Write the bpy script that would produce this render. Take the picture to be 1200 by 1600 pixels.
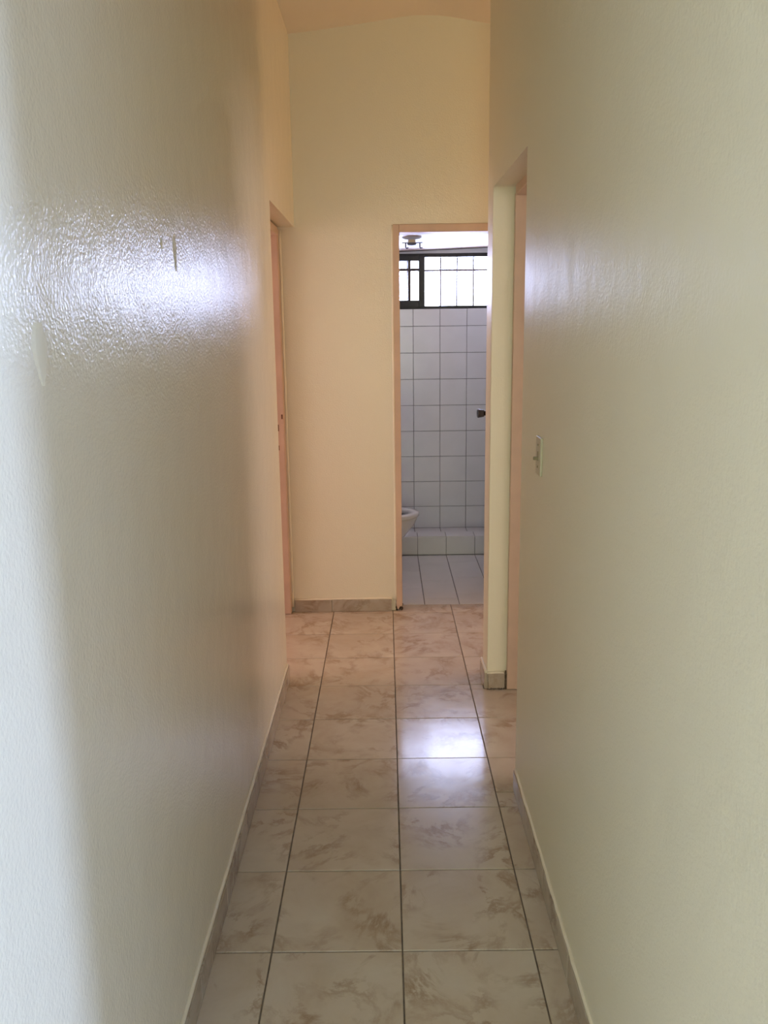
import bpy, bmesh, math, random
from mathutils import Matrix, Vector

for o in list(bpy.data.objects):
    bpy.data.objects.remove(o, do_unlink=True)
S = bpy.context.scene
COL = S.collection
random.seed(7)

# ------------------------------------------------------------------ camera
F, PITCH, YAW, ROLL, CH = 1331.9, 0.20804, 0.00402, -0.01324, 1.5267
cp, sp = math.cos(PITCH), math.sin(PITCH)
cy, sy = math.cos(YAW), math.sin(YAW)
cr, sr = math.cos(ROLL), math.sin(ROLL)
Am = Matrix(((1, 0, 0), (0, -sp, -cp), (0, cp, -sp)))
Ym = Matrix(((cy, sy, 0), (-sy, cy, 0), (0, 0, 1)))
Zm = Matrix(((cr, -sr, 0), (sr, cr, 0), (0, 0, 1)))
RM = Zm @ Am @ Ym
right, down, fwd = RM[0], RM[1], RM[2]
camd = bpy.data.cameras.new('camera')
camd.sensor_fit = 'VERTICAL'
camd.sensor_height = 36.0
camd.lens = F * 36.0 / 1600.0
camd.clip_start = 0.02
cam = bpy.data.objects.new('camera', camd)
COL.objects.link(cam)
m3 = Matrix((right, -down, -fwd)).transposed()
cam.matrix_world = Matrix.Translation((0, 0, CH)) @ m3.to_4x4()
S.camera = cam

# ------------------------------------------------------------------ world + exposure
W = bpy.data.worlds.new('sky')
S.world = W
W.use_nodes = True
bg = W.node_tree.nodes['Background']
bg.inputs['Color'].default_value = (0.57, 0.65, 1.0, 1)
bg.inputs['Strength'].default_value = 31.0
S.view_settings.view_transform = 'Standard'
S.view_settings.look = 'None'
S.view_settings.exposure = 0.0
S.view_settings.gamma = 1.0
S.view_settings.use_curve_mapping = False
S.cycles.sample_clamp_indirect = 0.0


def area_lamp(name, loc, target, w, h, power, color):
    """Area lamp set at an opening and aimed at a target."""
    d = bpy.data.lights.new(name, 'AREA')
    d.shape = 'RECTANGLE'
    d.size, d.size_y = w, h
    d.energy = power
    d.color = color
    o = bpy.data.objects.new(name, d)
    COL.objects.link(o)
    o.location = loc
    o.rotation_euler = (Vector(target) - Vector(loc)).to_track_quat('-Z', 'Y').to_euler()
    return o


# lamps added before closed openings of unseen rooms, standing in for daylight
area_lamp('fill_living_room', (-0.8, -3.46, 1.45), (-0.8, 0, 1.45), 2.3, 1.9, 88, (0.95, 1, 0.62))
area_lamp('fill_terrace_door', (5.96, -1.8, 0.9), (0, -1.8, 0.9), 0.8, 1.6, 430, (0.44, 0.6, 1))
area_lamp('fill_right_room', (3.16, 2.15, 1.5), (0, 2.15, 1.5), 1.2, 1.2, 42, (1, 0.84, 0.82))
area_lamp('fill_left_room', (-3.36, 3.6, 1.5), (0, 3.6, 1.5), 1.4, 1.2, 55, (1, 0.73, 0.70))
area_lamp('fill_hall_end', (2.96, 4.1, 1.5), (0, 4.1, 1.5), 0.7, 1.2, 23, (1, 0.63, 0.33))

# sampling portal in the bathroom window (gives off no light of its own)
pt = area_lamp('bathroom_window_portal', (0.2, 6.62, 1.886), (0.2, 0, 1.886), 1.56, 0.39, 1, (1, 1, 1))
pt.data.cycles.is_portal = True


# ------------------------------------------------------------------ helpers
def tag(o, label=None, cat=None, group=None, kind=None):
    if label: o['label'] = label
    if cat: o['category'] = cat
    if group: o['group'] = group
    if kind: o['kind'] = kind
    return o


def link(name, me, mat=None, parent=None, loc=None, rot=None):
    o = bpy.data.objects.new(name, me)
    COL.objects.link(o)
    if mat is not None and me is not None and not me.materials:
        me.materials.append(mat)
    if parent is not None: o.parent = parent
    if loc: o.location = loc
    if rot: o.rotation_euler = rot
    return o


def empty(name, loc=(0, 0, 0)):
    o = bpy.data.objects.new(name, None)
    o.empty_display_size = 0.05
    COL.objects.link(o)
    o.location = loc
    return o


def bm_box(bm, x0, x1, y0, y1, z0, z1):
    vs = [bm.verts.new(p) for p in ((x0, y0, z0), (x1, y0, z0), (x1, y1, z0), (x0, y1, z0),
                                    (x0, y0, z1), (x1, y0, z1), (x1, y1, z1), (x0, y1, z1))]
    for f in ((3, 2, 1, 0), (4, 5, 6, 7), (0, 1, 5, 4), (1, 2, 6, 5), (2, 3, 7, 6), (3, 0, 4, 7)):
        bm.faces.new([vs[i] for i in f])
    return vs


def finish(bm, name, bevel=0.0, segs=2, smooth=False):
    if bevel > 0:
        bmesh.ops.bevel(bm, geom=list(bm.edges), offset=bevel, segments=segs, affect='EDGES', profile=0.5, clamp_overlap=True)
    bmesh.ops.recalc_face_normals(bm, faces=list(bm.faces))
    me = bpy.data.meshes.new(name)
    bm.to_mesh(me)
    bm.free()
    if smooth:
        for p in me.polygons: p.use_smooth = True
    return me


def box(name, x0, x1, y0, y1, z0, z1, mat, parent=None, bevel=0.0, segs=2):
    """box whose origin sits at its base centre"""
    cx, cyy = (x0 + x1) / 2, (y0 + y1) / 2
    bm = bmesh.new()
    bm_box(bm, x0 - cx, x1 - cx, y0 - cyy, y1 - cyy, 0, z1 - z0)
    off = Vector((0, 0, 0))
    if parent is not None: off = Vector(parent.location)
    return link(name, finish(bm, name, bevel, segs), mat, parent, Vector((cx, cyy, z0)) - off)


def boxes(name, lst, mat, parent=None, bevel=0.0):
    bm = bmesh.new()
    for b in lst: bm_box(bm, *b)
    return link(name, finish(bm, name, bevel), mat, parent)


def prism(name, outline, axis, a0, a1, mat, parent=None, bevel=0.0, segs=2):
    """outline extruded along axis: 'x' -> (y,z), 'y' -> (x,z), 'z' -> (x,y)"""
    def P(u, v, a):
        return {'x': (a, u, v), 'y': (u, a, v), 'z': (u, v, a)}[axis]
    bm = bmesh.new()
    A = [bm.verts.new(P(u, v, a0)) for u, v in outline]
    B = [bm.verts.new(P(u, v, a1)) for u, v in outline]
    n = len(outline)
    bm.faces.new(A)
    bm.faces.new(list(reversed(B)))
    for i in range(n):
        j = (i + 1) % n
        bm.faces.new((A[i], A[j], B[j], B[i]))
    return link(name, finish(bm, name, bevel, segs), mat, parent)


def tube(bm, pts, r, seg=8):
    pts = [Vector(p) for p in pts]
    rings = []
    for i, p in enumerate(pts):
        d = (pts[min(i + 1, len(pts) - 1)] - pts[max(i - 1, 0)]).normalized()
        up = Vector((0, 0, 1)) if abs(d.z) < 0.9 else Vector((1, 0, 0))
        a = d.cross(up).normalized()
        b = d.cross(a).normalized()
        rings.append([bm.verts.new(p + a * r * math.cos(2 * math.pi * k / seg) + b * r * math.sin(2 * math.pi * k / seg)) for k in range(seg)])
    for i in range(len(rings) - 1):
        for k in range(seg):
            bm.faces.new((rings[i][k], rings[i][(k + 1) % seg], rings[i + 1][(k + 1) % seg], rings[i + 1][k]))
    bm.faces.new(list(reversed(rings[0])))
    bm.faces.new(rings[-1])


def lathe(name, prof, mat, parent=None, seg=28, mtx=None, loc=None):
    """profile [(r,h)] revolved about local Z"""
    bm = bmesh.new()
    rings = []
    for r, h in prof:
        if r < 1e-5: rings.append([bm.verts.new((0, 0, h))])
        else: rings.append([bm.verts.new((r * math.cos(2 * math.pi * k / seg), r * math.sin(2 * math.pi * k / seg), h)) for k in range(seg)])
    for i in range(len(rings) - 1):
        a, b = rings[i], rings[i + 1]
        for k in range(seg):
            q = (k + 1) % seg
            if len(a) == 1 and len(b) == 1: continue
            if len(a) == 1: bm.faces.new((a[0], b[q], b[k]))
            elif len(b) == 1: bm.faces.new((a[k], a[q], b[0]))
            else: bm.faces.new((a[k], a[q], b[q], b[k]))
    if mtx is not None: bmesh.ops.transform(bm, matrix=mtx, verts=list(bm.verts))
    return link(name, finish(bm, name, 0, 2, True), mat, parent, loc)


# ------------------------------------------------------------------ materials
def new_mat(name):
    m = bpy.data.materials.new(name)
    m.use_nodes = True
    nt = m.node_tree
    return m, nt, nt.nodes['Principled BSDF'], nt.nodes, nt.links


def coords(nt, kind='Object', scale=(1, 1, 1), rnd=0.0):
    N, L = nt.nodes, nt.links
    tc = N.new('ShaderNodeTexCoord')
    mp = N.new('ShaderNodeMapping')
    mp.inputs['Scale'].default_value = scale
    L.new(tc.outputs[kind], mp.inputs['Vector'])
    if rnd:
        oi = N.new('ShaderNodeObjectInfo')
        mu = N.new('ShaderNodeMath'); mu.operation = 'MULTIPLY'; mu.inputs[1].default_value = rnd
        L.new(oi.outputs['Random'], mu.inputs[0])
        cb = N.new('ShaderNodeCombineXYZ')
        for i in range(3): L.new(mu.outputs[0], cb.inputs[i])
        L.new(cb.outputs[0], mp.inputs['Location'])
    return mp.outputs[0]


def noise(nt, vec, scale, detail=3, rough=0.5, dist=0.0):
    n = nt.nodes.new('ShaderNodeTexNoise')
    n.inputs['Scale'].default_value = scale
    n.inputs['Detail'].default_value = detail
    n.inputs['Roughness'].default_value = rough
    n.inputs['Distortion'].default_value = dist
    nt.links.new(vec, n.inputs['Vector'])
    return n


def ramp(nt, fac, stops):
    r = nt.nodes.new('ShaderNodeValToRGB')
    e = r.color_ramp.elements
    while len(e) < len(stops): e.new(0.5)
    for i, (p, c) in enumerate(stops):
        e[i].position = p
        e[i].color = (c[0], c[1], c[2], 1) if not isinstance(c, (int, float)) else (c, c, c, 1)
    nt.links.new(fac, r.inputs['Fac'])
    return r.outputs['Color']


def bump(nt, h, strength, dist, prev=None):
    b = nt.nodes.new('ShaderNodeBump')
    b.inputs['Strength'].default_value = strength
    b.inputs['Distance'].default_value = dist
    nt.links.new(h, b.inputs['Height'])
    if prev is not None: nt.links.new(prev, b.inputs['Normal'])
    return b.outputs['Normal']


def paint(name, c1, c2, rough=0.24, fine=0.55, wave=0.2):
    m, nt, p, N, L = new_mat(name)
    v = coords(nt)
    n0 = noise(nt, v, 1.3, 3)
    L.new(ramp(nt, n0.outputs['Fac'], [(0.3, c1), (0.7, c2)]), p.inputs['Base Color'])
    p.inputs['Roughness'].default_value = rough
    # trowelled plaster under roller-applied enamel
    nw = noise(nt, v, 9.0, 2)
    nf = noise(nt, v, 150.0, 2, 0.5)
    b1 = bump(nt, nw.outputs['Fac'], wave, 0.012)
    b2 = bump(nt, nf.outputs['Fac'], fine, 0.002, b1)
    L.new(b2, p.inputs['Normal'])
    p.inputs['IOR'].default_value = 1.5
    return m


def plain(name, c, rough=0.5, metal=0.0, var=0.08, scale=14.0, rnd=0.0):
    m, nt, p, N, L = new_mat(name)
    v = coords(nt, rnd=rnd)
    n = noise(nt, v, scale, 4)
    lo = tuple(max(0, x * (1 - var)) for x in c)
    hi = tuple(min(1, x * (1 + var)) for x in c)
    L.new(ramp(nt, n.outputs['Fac'], [(0.3, lo), (0.7, hi)]), p.inputs['Base Color'])
    p.inputs['Roughness'].default_value = rough
    p.inputs['Metallic'].default_value = metal
    return m


M = {}
M['wall'] = paint('cream_enamel_paint', (0.78, 0.72, 0.572), (0.78, 0.72, 0.572))
M['wall_right'] = paint('cream_satin_paint', (0.78, 0.72, 0.572), (0.78, 0.72, 0.572), 0.40, 0.4, 0.2)
M['ceil'] = paint('ceiling_paint', (0.76, 0.68, 0.57), (0.80, 0.73, 0.63), 0.6)
M['room'] = paint('room_peach_paint', (0.78, 0.56, 0.38), (0.80, 0.60, 0.42), 0.55, 0.05, 0.05)
M['white'] = paint('white_plaster', (0.80, 0.80, 0.78), (0.84, 0.84, 0.82), 0.55, 0.05, 0.05)
M['grout'] = plain('grey_brown_grout', (0.16, 0.125, 0.095), 0.85, var=0.35, scale=30)
M['wgrout'] = plain('dark_wall_grout', (0.22, 0.205, 0.19), 0.85, var=0.3, scale=25)
M['frame'] = plain('beige_painted_wood', (0.60, 0.43, 0.325), 0.42, var=0.07, scale=9)
M['edge'] = plain('old_paint_edge', (0.78, 0.71, 0.575), 0.35, var=0.03)
M['hole'] = plain('bare_brown_wood', (0.16, 0.07, 0.03), 0.8, var=0.3, scale=60)
M['rot'] = plain('rotten_wood', (0.05, 0.035, 0.025), 0.95, var=0.5, scale=120)
M['winframe'] = plain('dark_window_frame', (0.018, 0.016, 0.016), 0.4, var=0.3)
M['grille'] = plain('brown_iron_grille', (0.055, 0.03, 0.022), 0.5, var=0.3)
M['ceramic'] = plain('white_ceramic', (0.82, 0.81, 0.77), 0.12, var=0.02)
M['steel'] = plain('worn_chrome', (0.17, 0.155, 0.15), 0.25, 1.0, var=0.2)
M['plastic'] = plain('ivory_plastic', (0.46, 0.42, 0.31), 0.35, var=0.05)
M['plasticd'] = plain('brownish_plastic', (0.20, 0.16, 0.09), 0.4, var=0.1)
M['plank'] = plain('whitewashed_pine', (0.84, 0.62, 0.49), 0.45, var=0.05, scale=5, rnd=9)
M['lampm'] = plain('grey_lamp_metal', (0.16, 0.165, 0.20), 0.4, 0.3, var=0.1)
M['lampw'] = plain('grey_white_lamp_canopy', (0.62, 0.62, 0.64), 0.4)
M['sky_blocker'] = plain('beige_blocker_cloth', (0.75, 0.68, 0.56), 0.9, var=0.05)
M['doorb'] = plain('brown_shade_leaf_wood', (0.27, 0.15, 0.085), 0.45, var=0.15, scale=6)  # dark wood for the added leaf, to bounce little light
M['doorw'] = plain('cream_door_paint', (0.72, 0.60, 0.45), 0.35, var=0.05)


def marble(name, dark=1.0):
    m, nt, p, N, L = new_mat(name)
    v = coords(nt, rnd=37.0)
    big = noise(nt, v, 4.5, 5, 0.6, 0.5)
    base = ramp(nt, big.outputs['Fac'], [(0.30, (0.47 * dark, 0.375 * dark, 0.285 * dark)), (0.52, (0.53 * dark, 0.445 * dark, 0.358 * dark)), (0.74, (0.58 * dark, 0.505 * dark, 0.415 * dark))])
    # veins: narrow band of a warped noise
    vn = noise(nt, v, 4.6, 7, 0.66, 0.55)
    band = ramp(nt, vn.outputs['Fac'], [(0.455, 0.0), (0.497, 1.0), (0.507, 0.8), (0.57, 0.0)])
    patch = noise(nt, v, 7.5, 3)
    pm = ramp(nt, patch.outputs['Fac'], [(0.40, 0.0), (0.65, 1.0)])
    mm = N.new('ShaderNodeMath'); mm.operation = 'MULTIPLY'
    L.new(band, mm.inputs[0]); L.new(pm, mm.inputs[1])
    m2 = N.new('ShaderNodeMath'); m2.operation = 'MULTIPLY'; m2.inputs[1].default_value = 0.74
    L.new(mm.outputs[0], m2.inputs[0])
    mix = N.new('ShaderNodeMix'); mix.data_type = 'RGBA'
    L.new(m2.outputs[0], mix.inputs['Factor'])
    L.new(base, mix.inputs['A'])
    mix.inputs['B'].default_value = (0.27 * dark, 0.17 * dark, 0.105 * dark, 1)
    L.new(mix.outputs['Result'], p.inputs['Base Color'])
    nr = noise(nt, v, 7, 3)
    rr = N.new('ShaderNodeMapRange')
    rr.inputs['To Min'].default_value = 0.11; rr.inputs['To Max'].default_value = 0.20
    L.new(nr.outputs['Fac'], rr.inputs['Value'])
    L.new(rr.outputs[0], p.inputs['Roughness'])
    wv = noise(nt, v, 5.0, 2)
    L.new(bump(nt, wv.outputs['Fac'], 0.12, 0.01), p.inputs['Normal'])
    p.inputs['IOR'].default_value = 1.5
    return m


M['marble'] = marble('beige_marble_tile')
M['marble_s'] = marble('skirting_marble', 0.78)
M['dirt'] = plain('dirty_mortar', (0.09, 0.065, 0.045), 0.9, var=0.5, scale=80)


def ceramic_tile(name, c, rough):
    m, nt, p, N, L = new_mat(name)
    v = coords(nt, rnd=21.0)
    n = noise(nt, v, 6, 3)
    L.new(ramp(nt, n.outputs['Fac'], [(0.3, tuple(x * 0.95 for x in c)), (0.7, c)]), p.inputs['Base Color'])
    p.inputs['Roughness'].default_value = rough
    w = noise(nt, v, 9, 2)
    L.new(bump(nt, w.outputs['Fac'], 0.08, 0.006), p.inputs['Normal'])
    return m


M['wtile'] = ceramic_tile('white_wall_tile', (0.87, 0.865, 0.86), 0.14)
M['ftile'] = ceramic_tile('white_floor_tile', (0.74, 0.72, 0.69), 0.25)

mg, nt, p, N, L = new_mat('window_glass')
tr = N.new('ShaderNodeBsdfTransparent')
gl = N.new('ShaderNodeBsdfGlossy'); gl.inputs['Roughness'].default_value = 0.02
mx = N.new('ShaderNodeMixShader')
fr = N.new('ShaderNodeFresnel'); fr.inputs['IOR'].default_value = 1.45
L.new(fr.outputs[0], mx.inputs[0]); L.new(tr.outputs[0], mx.inputs[1]); L.new(gl.outputs[0], mx.inputs[2])
L.new(mx.outputs[0], N['Material Output'].inputs['Surface'])
M['glass'] = mg

# ------------------------------------------------------------------ dimensions
XL, XR = -0.458, 0.424            # corridor wall faces
YB = 4.56                         # face of the end wall
YD0, YD1 = 2.66, 3.48             # right-hand doorway
YP = 3.64                         # far side of the pillar
YL0 = 3.60                        # left doorway starts
ZD = 2.06                         # door head height
YF = 6.45                         # tiled outer wall of the bathroom
ZT = 3.12
Y0 = 0.70                         # corridor mouth
T, TX, TY = 0.33, 0.0247, 1.8739  # floor tile module and grid origin

# ------------------------------------------------------------------ structure: walls
def struct(o, label, cat):
    return tag(o, label, cat, kind='structure')


wl = struct(prism('wall_left', [(Y0, 0), (YL0, 0), (YL0, ZD - 0.003), (YB + 0.01, ZD - 0.003), (YB + 0.01, ZT), (Y0, ZT)], 'x', XL - 0.145, XL, M['wall'], bevel=0.005),
            'glossy cream painted wall along the left of the corridor', 'wall')
wr = struct(prism('wall_right', [(Y0, 0), (YD0, 0), (YD0, ZD), (YD1, ZD + 0.012), (YD1, 0), (YP, 0), (YP, ZT), (Y0, ZT)], 'x', XR, XR + 0.15, M['wall_right'], bevel=0.005),
            'glossy cream painted wall with doorway along the right of the corridor', 'wall')
wb = struct(prism('wall_back', [(-3.4, 0), (0.042, 0), (0.042, 2.066), (0.737, 2.066), (0.737, 0), (3.1, 0), (3.1, ZT), (-3.4, ZT)], 'y', YB, YB + 0.12, M['wall'], bevel=0.003),
            'cream painted end wall around the bathroom doorway', 'wall')
M['run'] = plain('flat_paint_run', (0.78, 0.72, 0.572), 0.6, var=0.01)
for (yc, z0_, z1_, wd) in ((1.942, 1.664, 1.738, 0.020), (1.83, 1.70, 1.722, 0.014), (1.150, 1.462, 1.545, 0.030)):
    bm = bmesh.new()
    n_ = 14
    ring = []
    for k in range(n_ + 1):
        t = k / n_
        hw = wd * (0.55 + 0.45 * math.sin(math.pi * min(1.0, t * 1.3))) * (1.0 if t < 0.8 else 1.0 - (t - 0.8) * 3.2) + 0.001 * math.sin(k * 2.3)
        zz = z1_ + (z0_ - z1_) * t
        ring.append([bm.verts.new((XL - 0.0005, yc - hw, zz)), bm.verts.new((XL + 0.0012, yc - hw * 0.5, zz)), bm.verts.new((XL + 0.0012, yc + hw * 0.5, zz)), bm.verts.new((XL - 0.0005, yc + hw, zz))])
    for k in range(n_):
        for q in range(3):
            bm.faces.new((ring[k][q], ring[k][q + 1], ring[k + 1][q + 1], ring[k + 1][q]))
    bm.faces.new(ring[0]); bm.faces.new(list(reversed(ring[-1])))
    link('paint_run', finish(bm, 'paint_run'), M['run'], wl)
# partition between right-hand room and side hall
struct(box('wall_partition', XR + 0.15, 3.1, YD1, YP, 0, ZT, M['wall']), 'cream partition wall beyond the right doorway', 'wall')

# ceiling of the corridor, plaster sags unevenly
prof = [(-0.62, 2.945), (-0.482, 2.957), (-0.36, 2.968), (-0.237, 2.982), (-0.11, 2.999), (0.013, 3.015), (0.10, 3.028), (0.169, 3.034), (0.263, 3.033), (0.335, 3.025), (0.403, 3.013), (0.46, 3.003), (0.513, 2.994), (0.60, 2.982), (1.0, 2.96), (3.1, 2.95)]
out = prof + [(3.1, 3.2), (-0.62, 3.2)]
cl = struct(prism('ceiling', out, 'y', Y0 - 0.05, YB + 0.02, M['ceil']), 'uneven cream plaster ceiling of the corridor', 'ceiling')

# rooms that adjoin: only their shells
def wall_with_hole(name, axis, a0, a1, u0, u1, z0, z1, hu0, hu1, hz0, hz1, mat):
    L_ = [(u0, hu0, z0, z1), (hu1, u1, z0, z1), (hu0, hu1, hz1, z1)]
    if hz0 > z0: L_.append((hu0, hu1, z0, hz0))
    if axis == 'x': return boxes(name, [(a0, a1, u, v, c, d) for u, v, c, d in L_], mat)
    return boxes(name, [(u, v, a0, a1, c, d) for u, v, c, d in L_], mat)


# right-hand room
struct(wall_with_hole('wall_right_room_window', 'x', 3.1, 3.25, 0.6, 3.6, 0, ZT, 1.5, 2.8, 0.9, 2.1, M['room']), 'peach window wall of the right-hand room', 'wall')
# left-hand room
struct(wall_with_hole('wall_left_room_window', 'x', -3.45, -3.3, 1.5, YB + 0.12, 0, ZT, 2.9, 4.3, 0.9, 2.1, M['room']), 'peach window wall of the left-hand room', 'wall')
struct(box('wall_left_room_near', -3.3, XL - 0.145, 1.5, 1.6, 0, ZT, M['room']), 'peach near wall of the left-hand room', 'wall')
# side hall end
struct(wall_with_hole('wall_hall_end', 'x', 3.1, 3.25, 3.6, YB + 0.12, 0, ZT, 3.72, 4.45, 0.9, 2.1, M['wall']), 'cream window wall at the end of the side hall', 'wall')
# living room behind the camera
struct(boxes('wall_living_room_front', [(-2.6, XL - 0.145, Y0, Y0 + 0.12, 0, ZT), (XR + 0.15, 6.15, Y0, Y0 + 0.12, 0, ZT)], M['white']), 'white wall on either side of the corridor mouth', 'wall')
struct(wall_with_hole('wall_living_room_window', 'y', -3.6, -3.45, -2.6, 6.15, 0, ZT, -2.0, 0.4, 0.45, 2.45, M['white']), 'white window wall of the living room', 'wall')
struct(wall_with_hole('wall_terrace_door', 'x', 6.0, 6.15, -3.5, Y0, 0, ZT, -2.25, -1.35, 0.05, 1.85, M['white']), 'white living room wall with the terrace door opening', 'wall')
struct(box('wall_living_room_side', -2.7, -2.55, -3.6, Y0 + 0.1, 0, ZT, M['white']), 'white side wall of the living room', 'wall')
struct(boxes('ceiling_rooms', [(-3.5, XL - 0.14, 0.5, YB + 0.2, 3.0, 3.2), (XR + 0.15, 3.3, 0.5, YD1 + 0.05, 3.0, 3.2), (-2.8, 6.2, -3.7, 0.75, 3.0, 3.2)], M['white']), 'white ceilings of the adjoining rooms', 'ceiling')

# pleated sheets added in the unseen openings to keep sky light out
def sky_blocker(name, axis, pos, u0, u1, z0, z1, label, n=48):
    bm = bmesh.new()
    cols_ = []
    for k in range(n + 1):
        u = u0 + (u1 - u0) * k / n
        w = 0.018 * math.sin(k * 1.05)
        pts = [(pos + w, u, z) if axis == 'x' else (u, pos + w, z) for z in (z0, z1)]
        cols_.append([bm.verts.new(q) for q in pts])
    for k in range(n):
        bm.faces.new((cols_[k][0], cols_[k + 1][0], cols_[k + 1][1], cols_[k][1]))
    o = link(name, finish(bm, name, 0, 2, True), M['sky_blocker'])
    md = o.modifiers.new('thickness', 'SOLIDIFY')
    md.thickness = 0.004
    return tag(o, label, 'sky_blocker', 'added sky-blocking sheets of the adjoining rooms')


sky_blocker('sky_blocker', 'x', 3.20, 1.4, 2.9, 0.8, 2.2, 'beige curtain sheet added across the right-hand room window')
sky_blocker('sky_blocker', 'x', -3.40, 2.8, 4.4, 0.8, 2.2, 'beige curtain sheet added across the left-hand room window')
sky_blocker('sky_blocker', 'x', 3.20, 3.65, 4.52, 0.8, 2.2, 'beige curtain sheet added across the side hall window')
sky_blocker('sky_blocker', 'y', -3.54, -2.1, 0.5, 0.35, 2.55, 'beige curtain sheet added across the living room window')
sky_blocker('sky_blocker', 'x', 6.09, -2.4, -1.2, 0.0, 1.95, 'beige curtain sheet added across the terrace door')

# ------------------------------------------------------------------ floor and its tiles
fl = struct(boxes('floor', [(-3.5, 3.3, -3.7, 4.662, -0.12, -0.004), (3.3, 6.2, -3.7, 0.9, -0.12, -0.004)], M['grout']), 'beige marbled tile floor of the corridor', 'floor')
# the far parts of the rooms carry the same tiles; only their colour shows there
boxes('outer_tiling', [(-3.4, -1.32, -3.6, 4.6, -0.01, 0), (1.03, 3.2, -3.6, 4.6, -0.01, 0), (3.2, 6.1, -3.6, 0.8, -0.01, 0), (-1.32, 1.03, -3.6, 0.553, -0.01, 0)], M['marble'], fl)['kind'] = 'stuff'
tile_cache = {}


def tile_mesh(w, d, h, mat, bev=0.0012, key=''):
    k = (round(w, 3), round(d, 3), round(h, 3), mat.name)
    if k not in tile_cache:
        bm = bmesh.new()
        vs = bm_box(bm, -w / 2, w / 2, -d / 2, d / 2, -h, 0)
        top = [e for e in bm.edges if all(v.co.z > -1e-6 for v in e.verts)]
        bmesh.ops.bevel(bm, geom=top, offset=bev, segments=1, affect='EDGES')
        me = finish(bm, 'tile')
        me.materials.append(mat)
        tile_cache[k] = me
    return tile_cache[k]


def floor_tile(x0, x1, y0, y1, mat, parent, z=0.0, g=0.0018, jit=0.0016, rot=None, gx=None):
    gx = g if gx is None else gx
    me = tile_mesh(x1 - x0 - 2 * gx, y1 - y0 - 2 * g, 0.009, mat)
    if rot is None: rot = (random.uniform(-jit, jit), random.uniform(-jit, jit), random.uniform(-0.001, 0.001))
    return link('tile', me, None, parent, ((x0 + x1) / 2, (y0 + y1) / 2, z + random.uniform(-0.0006, 0.0002)), rot)


xs = [TX + T * k for k in range(-4, 4)]
rows = [TY + T * k for k in range(-4, 9)]
for j in range(len(rows) - 1):
    ya, yb = rows[j], min(rows[j + 1], 4.66)
    if yb - ya < 0.02: continue
    for i in range(len(xs) - 1):
        xa, xb = xs[i], xs[i + 1]
        if xb <= XL + 0.02:                                  # left room
            if ya < YL0 - 0.2 and xb > XL - 0.15: continue   # inside the wall
            if xa < XL - 0.2 < xb and ya < YL0 - 0.1: xb = XL - 0.15
        if xa < XL < xb:                                     # strip next to the left wall
            if yb < YL0 + 0.25: xa = XL + 0.008
        if xa > 0.3 and xa < XR:                             # strip next to the right wall
            if yb <= YD0 + 0.02:
                xb = XR - 0.004
            elif ya < YD0 < yb:
                floor_tile(xa, XR - 0.004, ya, YD0 - 0.035, M['marble'], fl)
                floor_tile(xa, xb, YD0 - 0.035, yb, M['marble'], fl)
                continue
            elif ya < YD1 < yb:
                floor_tile(xa, xb, ya, YD1 - 0.004, M['marble'], fl)
                floor_tile(xa, XR - 0.012, YD1 - 0.004, YP + 0.02, M['marble'], fl) if YP + 0.02 < yb else floor_tile(xa, XR - 0.012, YD1 - 0.004, yb, M['marble'], fl)
                if YP + 0.02 < yb: floor_tile(xa, xb, YP + 0.02, yb, M['marble'], fl)
                continue
        floor_tile(xa, xb, ya, yb, M['marble'], fl)
# last strip under the bathroom door
for i in range(1, len(xs) - 1):
    if rows[-1] < 4.64: floor_tile(xs[i], xs[i + 1], rows[-1], 4.66, M['marble'], fl)

# ------------------------------------------------------------------ skirting
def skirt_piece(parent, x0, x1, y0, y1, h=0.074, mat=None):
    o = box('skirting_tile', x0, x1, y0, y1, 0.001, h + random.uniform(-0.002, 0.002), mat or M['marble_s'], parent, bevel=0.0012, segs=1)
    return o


def lip(parent, name, pts, r):
    bm = bmesh.new()
    tube(bm, pts, r, 8)
    me = finish(bm, name, 0, 2, True)
    return link(name, me, M['edge'], parent)


def wob(a, b, n, fn, amp=0.0009):
    return [fn(a + (b - a) * i / n, random.uniform(-amp, amp)) for i in range(n + 1)]


bl = struct(empty('baseboard_left'), 'beige marble skirting along the left corridor wall', 'baseboard')
y = Y0 + 0.02
while y < YL0 - 0.02:
    e = min(y + 0.331, YL0 - 0.005)
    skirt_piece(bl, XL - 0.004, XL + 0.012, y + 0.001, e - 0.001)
    y = e
lip(bl, 'paint_lip', wob(Y0 + 0.02, YL0 - 0.01, 60, lambda t, w: (XL + 0.002 + w, t, 0.076 + w)), 0.006)
br = struct(empty('baseboard_right'), 'beige marble skirting along the right corridor wall and pillar', 'baseboard')
y = Y0 + 0.07
while y < YD0 - 0.04:
    e = min(y + 0.331, YD0 - 0.02)
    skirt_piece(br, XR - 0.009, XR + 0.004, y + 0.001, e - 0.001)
    y = e
lip(br, 'paint_lip', wob(Y0 + 0.07, YD0 - 0.02, 60, lambda t, w: (XR - 0.001 + w, t, 0.076 + w)), 0.0055)
skirt_piece(br, XR - 0.012, XR + 0.004, YD1 - 0.006, YP + 0.01)
skirt_piece(br, XR + 0.004, XR + 0.078, YD1 - 0.012, YD1 + 0.004, 0.072)
lip(br, 'paint_lip', wob(YD1 - 0.004, YP + 0.005, 6, lambda t, w: (XR - 0.004 + w, t, 0.076 + w)), 0.007)
lip(br, 'paint_lip', wob(XR, XR + 0.074, 4, lambda t, w: (t, YD1 - 0.005 + w, 0.074 + w)), 0.006)
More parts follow.
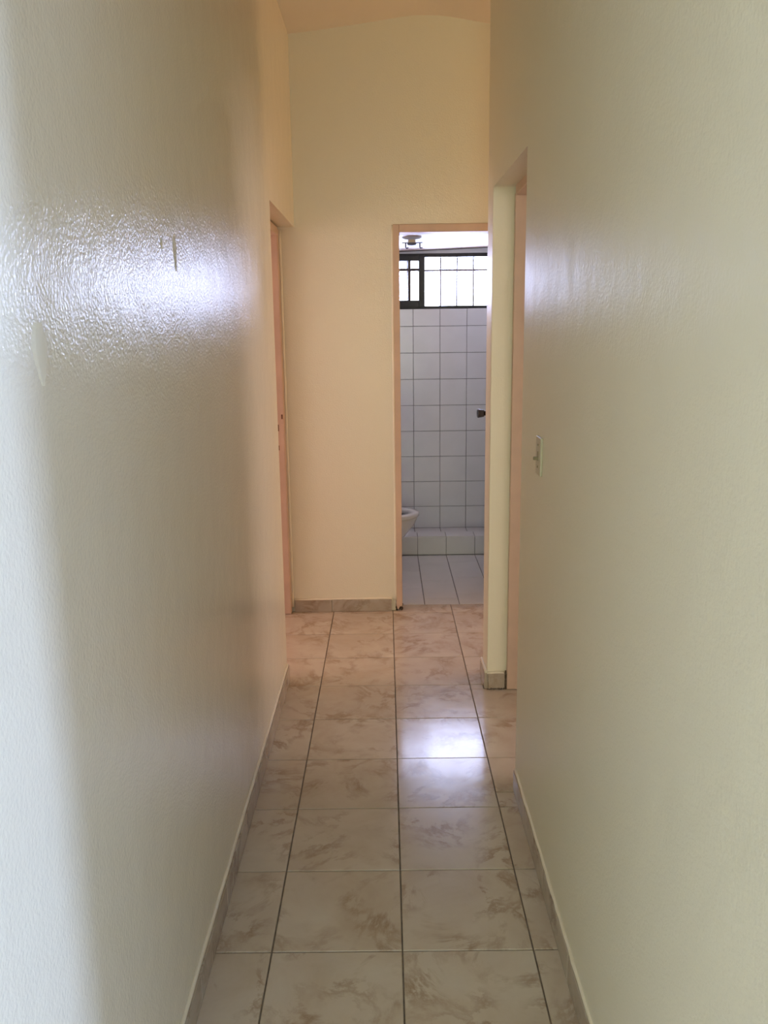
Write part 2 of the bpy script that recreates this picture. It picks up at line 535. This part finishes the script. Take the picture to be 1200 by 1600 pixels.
# crumbling mortar around the pillar skirting
bm = bmesh.new()
rr = random.Random(3)
n = 22
for seam in ('foot', 'side'):
    lo, hi = [], []
    for k in range(n + 1):
        t = k / n
        w_ = rr.uniform(0.003, 0.010) if seam == 'foot' else rr.uniform(0.003, 0.007)
        if seam == 'foot':
            lo.append(bm.verts.new((XR - 0.002 + 0.082 * t, YD1 - 0.0125 - rr.uniform(0.001, 0.006), 0.0008)))
            hi.append(bm.verts.new((XR - 0.002 + 0.082 * t, YD1 - 0.0115, w_)))
        else:
            lo.append(bm.verts.new((XR + 0.0775 - w_ * 0.4, YD1 - 0.0128, 0.088 * t)))
            hi.append(bm.verts.new((XR + 0.0785 + w_, YD1 - 0.0125 - 0.004 * rr.random(), 0.088 * t)))
    for k in range(n):
        bm.faces.new((lo[k], lo[k + 1], hi[k + 1], hi[k]))
cm = link('crumbled_mortar', finish(bm, 'crumbled_mortar'), M['dirt'], br)
cm['kind'] = 'stuff'
bb = struct(empty('baseboard_back'), 'beige marble skirting at the foot of the end wall', 'baseboard')
for xa, xb in ((-0.522, -0.316), (-0.314, 0.018)):
    skirt_piece(bb, xa, xb, YB - 0.014, YB + 0.004, 0.068)
lip(bb, 'paint_lip', wob(-0.522, 0.018, 18, lambda t, w: (t, YB - 0.004 + w, 0.070 + w + (t + 0.52) * 0.004)), 0.0065)
skirt_piece(bb, 0.78, 1.1, YB - 0.014, YB + 0.004, 0.068)

# ------------------------------------------------------------------ door frames
def frame_part(name, x0, x1, y0, y1, z0, z1, parent, bevel=0.003, mat=None):
    return box(name, x0, x1, y0, y1, z0, z1, mat or M['frame'], parent, bevel=bevel)


# bathroom door frame, flush with the end wall
t1 = struct(empty('trim_1'), 'pinkish beige wooden frame of the bathroom doorway', 'door frame')
frame_part('jamb', 0.044, 0.078, YB - 0.006, YB + 0.125, 0.03, 2.064, t1)
frame_part('jamb', 0.70, 0.735, YB - 0.006, YB + 0.125, 0.002, 2.064, t1)
frame_part('head', 0.078, 0.70, YB - 0.006, YB + 0.125, 2.024, 2.064, t1)
lip(t1, 'paint_lip', wob(0.06, 2.06, 40, lambda t, w: (0.042 + w * 0.8, YB - 0.002 + w, t)), 0.0055)
# rotten foot of the jamb
bm = bmesh.new()
for k in range(60):
    s_ = rr.uniform(0.003, 0.008)
    hh = rr.random()
    bmesh.ops.create_icosphere(bm, subdivisions=1, radius=s_, matrix=Matrix.Translation((0.044 + 0.036 * rr.random(), YB + rr.uniform(-0.004, 0.06), s_ * 0.5 + 0.03 * hh * hh)))
o = link('rotten_foot', finish(bm, 'rotten_foot'), M['rot'], t1)
o['kind'] = 'stuff'
bm = bmesh.new()
A = [(0.044, 0.032), (0.050, 0.012), (0.056, 0.004), (0.060, 0.016), (0.066, 0.026), (0.072, 0.022), (0.078, 0.034)]
n = len(A)
v0 = [bm.verts.new((x, YB - 0.004, z)) for x, z in A] + [bm.verts.new((0.078, YB - 0.004, 0.045)), bm.verts.new((0.044, YB - 0.004, 0.045))]
v1 = [bm.verts.new((v.co.x, YB + 0.10, v.co.z)) for v in v0]
bm.faces.new(v0); bm.faces.new(list(reversed(v1)))
for i in range(len(v0)):
    j = (i + 1) % len(v0)
    bm.faces.new((v0[i], v0[j], v1[j], v1[i]))
link('splintered_foot', finish(bm, 'splintered_foot'), M['frame'], t1)

# left doorway frame, set back in the wall
t2 = struct(empty('trim_2'), 'brownish painted wooden frame of the left doorway', 'door frame')
FX0, FX1 = XL - 0.150, XL - 0.080
jl = frame_part('jamb', FX0, FX1, YB - 0.055, YB - 0.001, 0.002, 2.045, t2, 0.006)
frame_part('door_stop', FX0 - 0.03, FX0, YB - 0.066, YB - 0.001, 0.002, 2.045, t2)
frame_part('jamb', FX0, FX1, YL0 + 0.001, YL0 + 0.045, 0.002, 2.045, t2, 0.004)
frame_part('head', FX0, FX1, YL0 + 0.045, YB - 0.055, 2.012, 2.052, t2, 0.004)
# strike mortises
for (xx, zz, hh) in ((-0.550, 1.084, 0.024), (-0.572, 1.02, 0.035), (-0.573, 0.918, 0.026)):
    box('strike_mortise', xx - 0.004, xx + 0.004, YB - 0.0562, YB - 0.054, zz, zz + hh, M['hole'], t2)
lip(t2, 'paint_lip', wob(0.03, 2.04, 40, lambda t, w: (FX1 + 0.004 + w, YB - 0.010 + w, t)), 0.008)

# right doorway frame
t3 = struct(empty('trim_3'), 'pinkish painted wooden frame of the right doorway', 'door frame')
frame_part('jamb', XR + 0.084, XR + 0.155, YD1 - 0.020, YD1 + 0.004, 0.002, 2.045, t3, 0.004)
frame_part('jamb', XR + 0.084, XR + 0.155, YD0 - 0.004, YD0 + 0.03, 0.002, 2.045, t3, 0.004)
frame_part('head', XR + 0.084, XR + 0.155, YD0 + 0.03, YD1 - 0.020, 2.035, 2.075, t3, 0.004)

# ------------------------------------------------------------------ bathroom
BX0, BX1 = -0.65, 1.03
YB2 = YB + 0.12
WX0, WX1, WZ0, WZ1 = -0.58, 0.98, 1.690, 2.082
wf = struct(boxes('wall_bathroom_outer', [(BX0, WX0, YF + 0.008, YF + 0.15, 0, 2.5), (WX1, BX1, YF + 0.008, YF + 0.15, 0, 2.5), (WX0, WX1, YF + 0.008, YF + 0.15, 0, WZ0), (WX0, WX1, YF + 0.008, YF + 0.15, WZ1, 2.5)], M['wgrout']),
            'white tiled outer wall of the bathroom below the window', 'wall')
boxes('plaster_band', [(BX0, BX1, YF, YF + 0.01, WZ1, 2.5), (BX0, WX0, YF, YF + 0.01, WZ0, WZ1), (WX1, BX1, YF, YF + 0.01, WZ0, WZ1)], M['white'], wf)
wls = struct(box('wall_bathroom_left', BX0 - 0.12, BX0, YB2, YF + 0.15, 0, 2.5, M['wgrout']), 'white tiled left wall of the bathroom', 'wall')
wrs = struct(box('wall_bathroom_right', BX1, BX1 + 0.12, YB2, YF + 0.15, 0, 2.5, M['wgrout']), 'white tiled right wall of the bathroom', 'wall')
struct(boxes('roof_bathroom', [(BX0 - 0.12, BX1 + 0.12, YB2 - 0.02, YF + 0.15, 2.42, 2.5)], M['white']), 'roof slab above the bathroom ceiling', 'ceiling')
# wooden plank ceiling, sloping slightly across
cb = struct(empty('ceiling_bathroom', (0.1, YB2, 2.098)), 'pale wooden plank ceiling of the bathroom', 'ceiling')
cb.rotation_euler = (0, -0.034, 0)
bm = bmesh.new()
bm_box(bm, BX0 - 0.1, BX1 - 0.1, -0.049, 0.049, 0, 0.014)
pm_ = finish(bm, 'plank', 0.003, 1)
pm_.materials.append(M['plank'])
k = 0
while YB2 + 0.05 + 0.1 * k < YF + 0.02:
    link('plank', pm_, None, cb, (0, 0.05 + 0.1 * k, 0))
    k += 1
boxes('plank_backing', [(BX0 - 0.1, BX1 - 0.1, 0, YF - YB2 + 0.02, 0.012, 0.03)], M['plank'], cb)
bm = bmesh.new()
tube(bm, [(BX0 - 0.1, YF - YB2 - 0.006, 0.001), (BX1 - 0.1, YF - YB2 - 0.006, 0.001)], 0.006, 6)
link('edge_bead', finish(bm, 'edge_bead'), M['grille'], cb)

# tiles of the outer wall: 20 cm module, same columns as the floor
TC = 0.2075
cols = [TC + 0.199 * k for k in range(-5, 6)]
zr = [0.035, 0.205, 0.400, 0.594, 0.788, 0.982, 1.177, 1.371, 1.565, 1.690]


def wall_tile(parent, axis, pos, sign, u0, u1, z0, z1, g=0.0016, mat=None):
    me = tile_mesh(u1 - u0 - 2 * g, z1 - z0 - 2 * g, 0.010, mat or M['wtile'], 0.0015)
    j = random.uniform(-0.003, 0.003)
    if axis == 'y':   # faces -y
        rot = (math.pi / 2 + j, random.uniform(-0.003, 0.003), 0)
        loc = ((u0 + u1) / 2, pos, (z0 + z1) / 2)
    else:
        rot = (math.pi / 2, 0, sign * math.pi / 2 + j)
        loc = (pos, (u0 + u1) / 2, (z0 + z1) / 2)
    off = Vector(parent.location)
    return link('tile', me, None, parent, Vector(loc) - off, rot)


for i in range(len(cols) - 1):
    for j in range(len(zr) - 1):
        a, b = max(cols[i], BX0), min(cols[i + 1], BX1)
        if b - a > 0.03: wall_tile(wf, 'y', YF, 1, a, b, zr[j], zr[j + 1])
yw = [YB2 + 0.2 * k for k in range(0, 10)]
zside = [0.0, 0.205, 0.400, 0.594, 0.788, 0.982, 1.177, 1.371, 1.565, 1.76, 1.955, 2.09]
for i in range(len(yw) - 1):
    for j in range(len(zside) - 1):
        a, b = yw[i], min(yw[i + 1], YF)
        if b - a < 0.03: continue
        wall_tile(wls, 'x', BX0 + 0.008, 1, a, b, zside[j], zside[j + 1])
        wall_tile(wrs, 'x', BX1 - 0.008, -1, a, b, zside[j], zside[j + 1])

# bathroom floor
fb = struct(boxes('floor_bathroom', [(BX0, BX1, 4.662, YF + 0.02, -0.12, -0.004), (BX0, BX1, 5.85, YF + 0.02, -0.004, 0.028)], M['wgrout']), 'white tiled bathroom floor with a raised shower', 'floor')
CY0, CY1, CZ = 5.758, 5.905, 0.134
for i in range(len(cols) - 1):
    a, b = max(cols[i], BX0), min(cols[i + 1], BX1)
    if b - a < 0.03: continue
    y = 4.664
    first = [0.32, 0.11, 0.18, 0.25][i % 4]
    while y < CY0 - 0.01:
        e = min(y + (first if y < 4.67 else 0.36), CY0)
        if CY0 - e < 0.04: e = CY0
        floor_tile(a, b, y, e, M['ftile'], fb, g=0.0007, gx=0.0022, jit=0.0015)
        y = e
    floor_tile(a, b, CY1 - 0.01, 6.2, M['ftile'], fb, z=0.036, gx=0.002, jit=0.001)
    floor_tile(a, b, 6.2, YF, M['ftile'], fb, z=0.036, gx=0.002, jit=0.001)
kc = tag(boxes('shower_curb', [(BX0, BX1, CY0 + 0.008, CY1 - 0.004, -0.002, CZ - 0.008)], M['wgrout']), 'low white tiled curb in front of the shower', 'curb', kind='structure')
for i in range(len(cols) - 1):
    a, b = max(cols[i], BX0), min(cols[i + 1], BX1)
    if b - a < 0.03: continue
    wall_tile(kc, 'y', CY0, 1, a, b, 0.002, CZ - 0.006, 0.0014, M['ftile'])
    floor_tile(a, b, CY0 + 0.003, CY1, M['ftile'], kc, z=CZ, jit=0.001)

# window
w1 = struct(empty('window_1'), 'dark framed bathroom window with iron grille', 'window')
fy0, fy1 = YF + 0.005, YF + 0.06


def wbar(name, x0, x1, z0, z1, parent, mat=None, y0=fy0, y1=fy1, bev=0.003):
    return box(name, x0, x1, y0, y1, z0, z1, mat or M['winframe'], parent, bevel=bev)


wbar('frame_rail', WX0, WX1, WZ0 + 0.001, WZ0 + 0.021, w1)
wbar('frame_rail', WX0, WX1, WZ1 - 0.026, WZ1, w1)
wbar('frame_stile', WX0, WX0 + 0.03, WZ0 + 0.021, WZ1 - 0.026, w1)
wbar('frame_stile', WX1 - 0.03, WX1, WZ0 + 0.021, WZ1 - 0.026, w1)
sash = wbar('sash', 0.250, 0.294, WZ0 + 0.012, WZ1 - 0.012, w1, y0=fy0 - 0.012)
sx, sy_, sz = sash.location


def sub(name, x0, x1, z0, z1, mat, y0=fy0 - 0.012, y1=fy1 - 0.01):
    bm = bmesh.new()
    bm_box(bm, x0 - sx, x1 - sx, y0 - sy_, y1 - sy_, z0 - sz, z1 - sz)
    return link(name, finish(bm, name, 0.002), mat, sash)


sub('sash_rail', WX0 + 0.03, 0.250, WZ0 + 0.012, 1.752, M['winframe'])
sub('sash_rail', WX0 + 0.03, 0.250, 2.030, WZ1 - 0.012, M['winframe'])
sub('sash_stile', WX0 + 0.03, WX0 + 0.075, 1.752, 2.030, M['winframe'])
sub('glazing_bar', 0.172, 0.192, 1.752, 2.030, M['grille'])
sub('glazing_bar', WX0 + 0.075, 0.172, 1.960, 1.978, M['grille'])
sub('glazing_bar', 0.192, 0.250, 1.960, 1.978, M['grille'])
sub('pane', WX0 + 0.07, 0.255, 1.748, 2.034, M['glass'], YF + 0.025, YF + 0.029)
box('pane', 0.290, WX1 - 0.025, YF + 0.030, YF + 0.034, WZ0 + 0.018, WZ1 - 0.022, M['glass'], w1)
gr = struct(empty('window_grille'), 'brown iron grille of thin bars outside the bathroom window', 'grille')
for k in range(-8, 5):
    xx = 0.416 + 0.122 * k
    rad = 0.006
    bm = bmesh.new()
    tube(bm, [(xx, YF + 0.10, WZ0 - 0.005), (xx, YF + 0.10, WZ1 + 0.005)], rad, 8)
    link('upright_bar', finish(bm, 'upright_bar', 0, 2, True), M['grille'], gr)
bm = bmesh.new()
bm_box(bm, WX0 - 0.01, WX1 + 0.01, YF + 0.094, YF + 0.108, 1.961, 1.976)
link('cross_bar', finish(bm, 'cross_bar', 0.002), M['grille'], gr)

# bathroom door leaf, swung open into the bathroom
d1 = struct(empty('door_1', (0.697, YB2 + 0.01, 0.012)), 'cream bathroom door swung open to the right', 'door')
ang = math.atan2(0.045, 0.62)
d1.rotation_euler = (0, 0, ang)
bm = bmesh.new()
bm_box(bm, -0.036, 0, 0, 0.615, 0, 2.0)
link('leaf', finish(bm, 'leaf', 0.002), M['doorw'], d1)
kp = [(0.0, 0.0), (0.030, 0.0), (0.030, 0.005), (0.015, 0.009), (0.014, 0.020), (0.021, 0.023), (0.023, 0.030), (0.025, 0.042), (0.0275, 0.056), (0.0275, 0.060), (0.024, 0.063), (0.0, 0.061)]
lathe('knob', kp, M['steel'], d1, 28, Matrix.Rotation(-math.pi / 2, 4, 'Y'), (-0.036, 0.55, 1.02))

# unseen half-open leaf added to shade the pillar from the right-room lamp
d2 = struct(empty('shade_door', (XR + 0.158, YD1 - 0.022, 0.008)), 'brown door leaf added unseen in the right-hand room to shade the pillar', 'door')
d2.rotation_euler = (0, 0, math.radians(57))
bm = bmesh.new()
bm_box(bm, 0, 0.036, -0.765, 0, 0, 2.02)
link('leaf', finish(bm, 'leaf', 0.002), M['doorb'], d2)
lathe('knob', kp, M['steel'], d2, 28, Matrix.Rotation(-math.pi / 2, 4, 'Y'), (0.0, -0.70, 1.02))
lathe('knob', kp, M['steel'], d2, 28, Matrix.Rotation(math.pi / 2, 4, 'Y'), (0.036, -0.70, 1.02))

# ------------------------------------------------------------------ toilet
tl = tag(empty('toilet', (-0.30, 5.43, 0.0)), 'white ceramic toilet bowl without seat behind the bathroom door jamb', 'toilet')


def oval(cx, a_front, a_back, b, z, n=40):
    P_ = []
    for k in range(n):
        t = 2 * math.pi * k / n
        c, s = math.cos(t), math.sin(t)
        a = a_front if c >= 0 else a_back
        P_.append((cx + a * c, b * s, z))
    return P_


def loft(name, rings, mat, parent, cap0=True, cap1=True):
    bm = bmesh.new()
    R_ = [[bm.verts.new(p) for p in r] for r in rings]
    n_ = len(R_[0])
    for i in range(len(R_) - 1):
        for k in range(n_):
            q = (k + 1) % n_
            bm.faces.new((R_[i][k], R_[i][q], R_[i + 1][q], R_[i + 1][k]))
    if cap0: bm.faces.new(list(reversed(R_[0])))
    if cap1: bm.faces.new(R_[-1])
    return link(name, finish(bm, name, 0, 2, True), mat, parent)


c0 = 0.26    # oval centre, in the toilet's own coordinates
bowl = loft('bowl', [oval(c0 - 0.08, 0.15, 0.16, 0.105, 0.0), oval(c0 - 0.08, 0.145, 0.16, 0.10, 0.02), oval(c0 - 0.07, 0.125, 0.14, 0.09, 0.10), oval(c0 - 0.06, 0.165, 0.16, 0.10, 0.17),
                     oval(c0 - 0.03, 0.178, 0.20, 0.128, 0.215), oval(c0 - 0.01, 0.192, 0.22, 0.145, 0.259), oval(c0, 0.217, 0.23, 0.160, 0.301), oval(c0, 0.234, 0.24, 0.170, 0.342), oval(c0, 0.237, 0.24, 0.172, 0.352)], M['ceramic'], tl)
loft('rim', [oval(c0, 0.236, 0.24, 0.172, 0.350), oval(c0, 0.246, 0.245, 0.180, 0.358), oval(c0, 0.247, 0.245, 0.181, 0.372), oval(c0, 0.240, 0.24, 0.176, 0.381), oval(c0, 0.215, 0.22, 0.155, 0.383),
             oval(c0, 0.185, 0.19, 0.125, 0.380), oval(c0, 0.178, 0.18, 0.118, 0.368), oval(c0, 0.185, 0.19, 0.125, 0.352)], M['ceramic'], tl, False, False)
# flat grey sheet below the rim, shade of the hollow put into its colour
loft('basin_shade', [oval(c0, 0.195, 0.20, 0.135, 0.354), oval(c0, 0.185, 0.19, 0.128, 0.3535)], plain('basin_painted_shade', (0.45, 0.44, 0.42), 0.2), tl, True, True)
tk = box('tank', -0.33, -0.15, -0.19, 0.19, 0.36, 0.74, M['ceramic'], None, bevel=0.02, segs=3)
tk.parent = tl
lid = box('tank_lid', -0.335, -0.14, -0.2, 0.2, 0.741, 0.775, M['ceramic'], None, bevel=0.012, segs=3)
lid.parent = tl
ft = box('tank_foot', -0.33, 0.06, -0.10, 0.10, 0.0, 0.362, M['ceramic'], None, bevel=0.03, segs=3)
ft.parent = tl

# ------------------------------------------------------------------ bathroom ceiling lamp
lm = tag(empty('ceiling_lamp', (0.172, 5.52, 2.100)), 'small metal ceiling lamp with hooks on the bathroom plank ceiling', 'ceiling lamp')
lathe('canopy', [(0.0, 0.0), (0.062, 0.0), (0.062, -0.008), (0.045, -0.016), (0.0, -0.018)], M['lampw'], lm)
lathe('socket', [(0.024, -0.016), (0.024, -0.030), (0.030, -0.034), (0.0, -0.036)], plain('yellowed_porcelain', (0.80, 0.66, 0.40), 0.4), lm)
bm = bmesh.new()
bm_box(bm, -0.060, 0.066, -0.008, 0.008, -0.037, -0.031)
br_ = link('crossbar', finish(bm, 'crossbar', 0.001), M['lampm'], lm)
lathe('cup', [(0.028, -0.034), (0.030, -0.040), (0.026, -0.048), (0.0, -0.051)], M['lampm'], lm)
for s in (-0.038, 0.050):
    bm = bmesh.new()
    tube(bm, [(s, 0, -0.034), (s, 0, -0.060), (s + 0.003, 0, -0.066), (s + 0.016, 0, -0.064)], 0.004, 8)
    link('hook', finish(bm, 'hook', 0, 2, True), M['lampm'], lm)

# ------------------------------------------------------------------ light switch on the right wall
sw = tag(empty('light_switch', (XR, 2.332, 1.187)), 'narrow ivory light switch plate on the right wall', 'light switch')
bm = bmesh.new()
bm_box(bm, -0.007, 0.0005, -0.035, 0.035, -0.053, 0.053)
link('plate', finish(bm, 'plate', 0.0025, 3), M['plastic'], sw)
bm = bmesh.new()
bm_box(bm, -0.0085, -0.006, -0.006, 0.006, -0.013, 0.013)
link('toggle_slot', finish(bm, 'toggle_slot', 0.0005), M['plasticd'], sw)
bm = bmesh.new()
bm_box(bm, -0.020, -0.006, -0.004, 0.004, -0.011, -0.002)
link('toggle', finish(bm, 'toggle', 0.0015), M['plasticd'], sw)
for zz in (-0.030, 0.030):
    lathe('screw', [(0.0, 0.0), (0.0035, 0.0), (0.003, 0.0015), (0, 0.002)], M['plasticd'], sw, 12, Matrix.Rotation(-math.pi / 2, 4, 'Y'), (-0.007, 0, zz))
